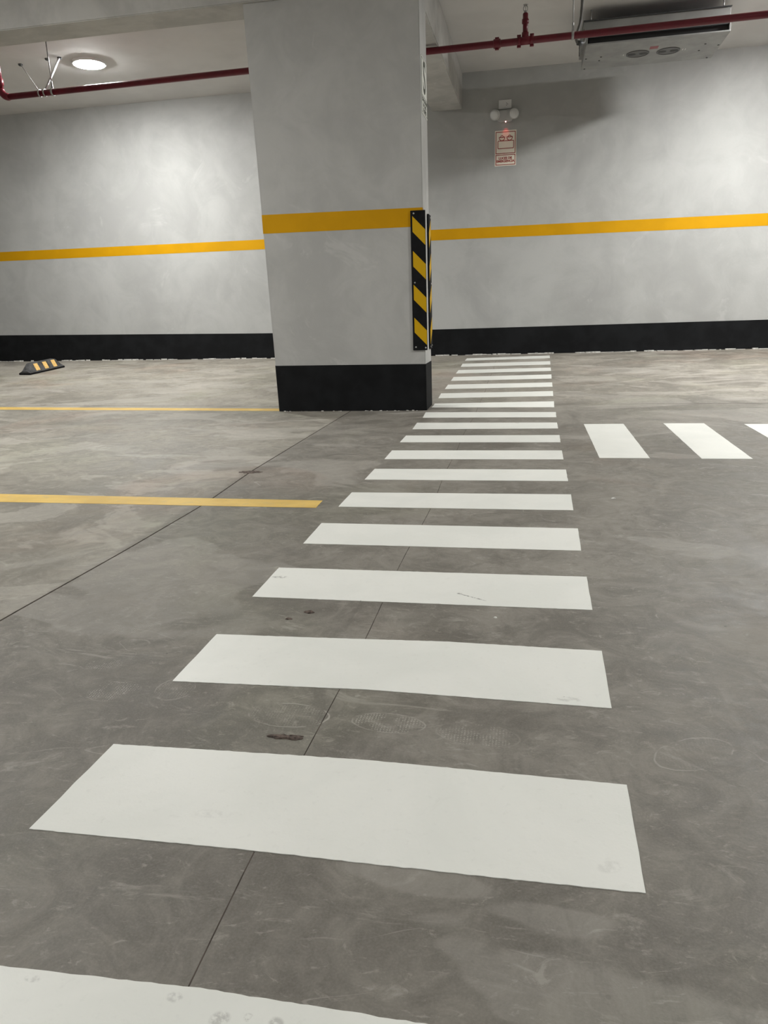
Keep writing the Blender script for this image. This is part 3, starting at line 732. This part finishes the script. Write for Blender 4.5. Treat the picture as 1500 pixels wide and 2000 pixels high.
# ================================================================== EMERGENCY LIGHT, SOCKET, SIGN
def wl(x, z, o=0): return Vector((x, wall_y(x)-o, z))
sk = empty('wall_socket', wl(-.374, 2.917), 'small white socket plate on the wall above the emergency light', 'socket')
bm = nb(); box(bm, -.071, .071, -.012, 0, -.046, .046, .004); mesh_obj('cover_plate', bm, 'white_plastic', sk)
bm = nb(); box(bm, -.045, .048, -.0145, -.011, -.026, .026, .001); mesh_obj('insert', bm, 'white_plastic', sk)
for (sx, sz) in ((.018, .010), (.018, -.010), (.029, .0)):
    bm = nb(); lathe(bm, (sx, -.0145, sz), [(.004, 0), (.004, .0006)], (0, -1, 0), 10); mesh_obj('slot_hole', bm, 'dark', sk)
el = empty('emergency_light', wl(-.375, 2.80), 'white twin-head emergency light on the wall above the red-framed sign', 'emergency light')
bm = nb(); pr = [(-.095, .052), (.095, .052), (.10, .03), (.086, -.045), (.066, -.066), (-.066, -.066), (-.086, -.045), (-.10, .03)]
prism(bm, [(a, 0, b) for a, b in pr], (0, -.052, 0))
bmesh.ops.bevel(bm, geom=bm.edges[:], offset=.007, segments=2, affect='EDGES'); mesh_obj('housing', bm, 'housing', el)
for s, yaw in ((-1, -.35), (1, .12)):
    c = Vector((s*.103, -.055, .008)); ax = Vector((math.sin(yaw), -math.cos(yaw), -.25)).normalized()
    bm = nb(); lathe(bm, c, [(.02, -.05), (.042, -.03), (.054, .0), (.056, .022), (.052, .028)], ax, 28); h = mesh_obj('lamp_head', bm, 'white_plastic', el, True)
    bm = nb(); lathe(bm, c, [(.050, .024), (.047, .031), (.03, .037), (0, .040)], ax, 28); mesh_obj('lens', bm, 'lens', h, True)
    bm = nb(); torus(bm, c+ax*.027, .052, .0035, ax, 28, 8); mesh_obj('bezel', bm, 'housing', h, True)
    bm = nb(); tube(bm, [(s*.07, -.03, .01), c-ax*.03], .014, 12); mesh_obj('swivel_joint', bm, 'white_plastic', el, True)
bm = nb(); lathe(bm, (.012, -.049, -.066), [(.0055, 0), (.0055, .004), (.0035, .008), (0, .009)], (0, -.3, -1), 12); mesh_obj('indicator_led', bm, 'led', el, True)
ld = bpy.data.lights.new('led_light', 'SPOT'); ld.color = (1, .06, .06); ld.energy = .25; ld.spot_size = .9; ld.spot_blend = .8; ld.shadow_soft_size = .004
lo = bpy.data.objects.new('led_light', ld); C.objects.link(lo); lo.parent = el; lo.location = (.012, -.052, -.080); lo.rotation_euler = (.5, 0, 0)

es = empty('emergency_sign', wl(-.4835, 2.285), 'cream sign with dark red print of two lamps under the emergency light', 'sign')
es.rotation_euler = (0, 0, .0122)
SW, SH = .240, .369
bm = nb(); box(bm, 0, SW, -.003, 0, 0, SH, .0008); mesh_obj('panel', bm, 'paper', es)
e3 = lambda u, v, h: (u*SW, -.0032-h, (1-v)*SH)
def sl(name, pts, closed=False, wd=.0075):
    bm = nb(); strip2d(bm, [(u*SW, (1-v)*SH) for u, v in pts], wd, lambda a, b, h: (a, -.003-h, b), closed); return mesh_obj(name, bm, 'sign_red', es)
sl('frame_print', [(.05, .045), (.945, .045), (.945, .645), (.05, .645)], True)
sl('frame_print', [(.05, .69), (.945, .69), (.945, .965), (.05, .965)], True)
def rr(u0, u1, v0, v1, ru=.03):
    rv = ru*SW/SH; o = []
    for cu_, cv, a0 in ((u1-ru, v0+rv, -90), (u1-ru, v1-rv, 0), (u0+ru, v1-rv, 90), (u0+ru, v0+rv, 180)):
        for i in range(4):
            a = math.radians(a0+i*30); o.append((cu_+ru*math.cos(a), cv+rv*math.sin(a)))
    return o
sl('pictogram', rr(.14, .875, .292, .505), True)
k_ = SW/SH
for cu_ in (.33, .685):
    vt = .20; r = .125
    bowl = [(cu_+r*math.cos(math.radians(a)), vt+r*k_*1.05*math.sin(math.radians(a))) for a in range(0, 181, 15)]
    sl('pictogram', [(cu_+r, vt-.022)]+bowl+[(cu_-r, vt-.022)], False, .0075)
    sl('pictogram', [(cu_-r+.0, vt-.018), (cu_-.06, vt-.006), (cu_+.06, vt-.006), (cu_+r, vt-.018)], False, .0075)
    sl('pictogram', [(cu_+.066*math.cos(math.radians(a)), vt-.006-.066*k_*1.2*math.sin(math.radians(a))) for a in range(0, 181, 20)], False, .0075)
text_obj('word_print', 'LUCES DE', .034, 'sign_red', Matrix.Translation((SW*.49, -.0034, SH*(1-.782))) @ RX, es, offset=.0016, sx=1.0)
text_obj('word_print', 'EMERGENCIA', .034, 'sign_red', Matrix.Translation((SW*.497, -.0034, SH*(1-.868))) @ RX, es, offset=.0016, sx=.98)

# ================================================================== FLOOR CRUMBS
def flake(name, cx, cy, rx, ry, h, mat, label, cat, lobes=1, n=16, group=None):
    bm = nb(); pts = []
    for i in range(n):
        a = 2*math.pi*i/n; r = random.uniform(.75, 1.15)
        if lobes == 2: r *= .45+.62*abs(math.cos(a))**1.2
        pts.append((cx+rx*r*math.cos(a), cy+ry*r*math.sin(a)))
    z = floor_z(cx, cy); c = bm.verts.new((cx, cy, z+h*.5)); ring = [bm.verts.new((a, b, z+h*random.uniform(.1, .35))) for a, b in pts]
    mid = [bm.verts.new((cx+(a-cx)*.6, cy+(b-cy)*.6, z+h*random.uniform(.5, 1))) for a, b in pts]
    low = [bm.verts.new((a, b, z-.0003)) for a, b in pts]
    for i in range(n):
        j = (i+1) % n
        bm.faces.new((ring[i], ring[j], mid[j], mid[i])); bm.faces.new((mid[i], mid[j], c)); bm.faces.new((low[i], low[j], ring[j], ring[i]))
    bm.faces.new(low[::-1])
    return tag(mesh_obj(name, bm, mat), label, cat, group)
flake('mud_clod', -.452, 1.184, .036, .013, .004, 'mud', 'flat brown bow-shaped mud flake between the second and third crosswalk stripes', 'debris', 2, 22)
flake('mud_clod', -1.406, 3.459, .06, .030, .004, 'mud', 'dark crumbly patch on the floor joint near the yellow bay line', 'debris', 1, 22)
flake('mud_clod', -.586, 1.772, .014, .010, .004, 'mud', 'small dark brown crumb just left beyond the third crosswalk stripe', 'debris')
flake('mud_clod', -.628, 1.722, .010, .007, .003, 'mud', 'tiny brown crumb beside the larger one beyond the third crosswalk stripe', 'debris')
flake('plaster_chip', -.084, 1.795, .005, .004, .004, 'white_line', 'tiny white chip on bare floor before the fourth crosswalk stripe', 'debris')
flake('plaster_chip', .335, 3.05, .010, .010, .005, 'mortar', 'tiny pale chip on the floor right of the crosswalk', 'debris')
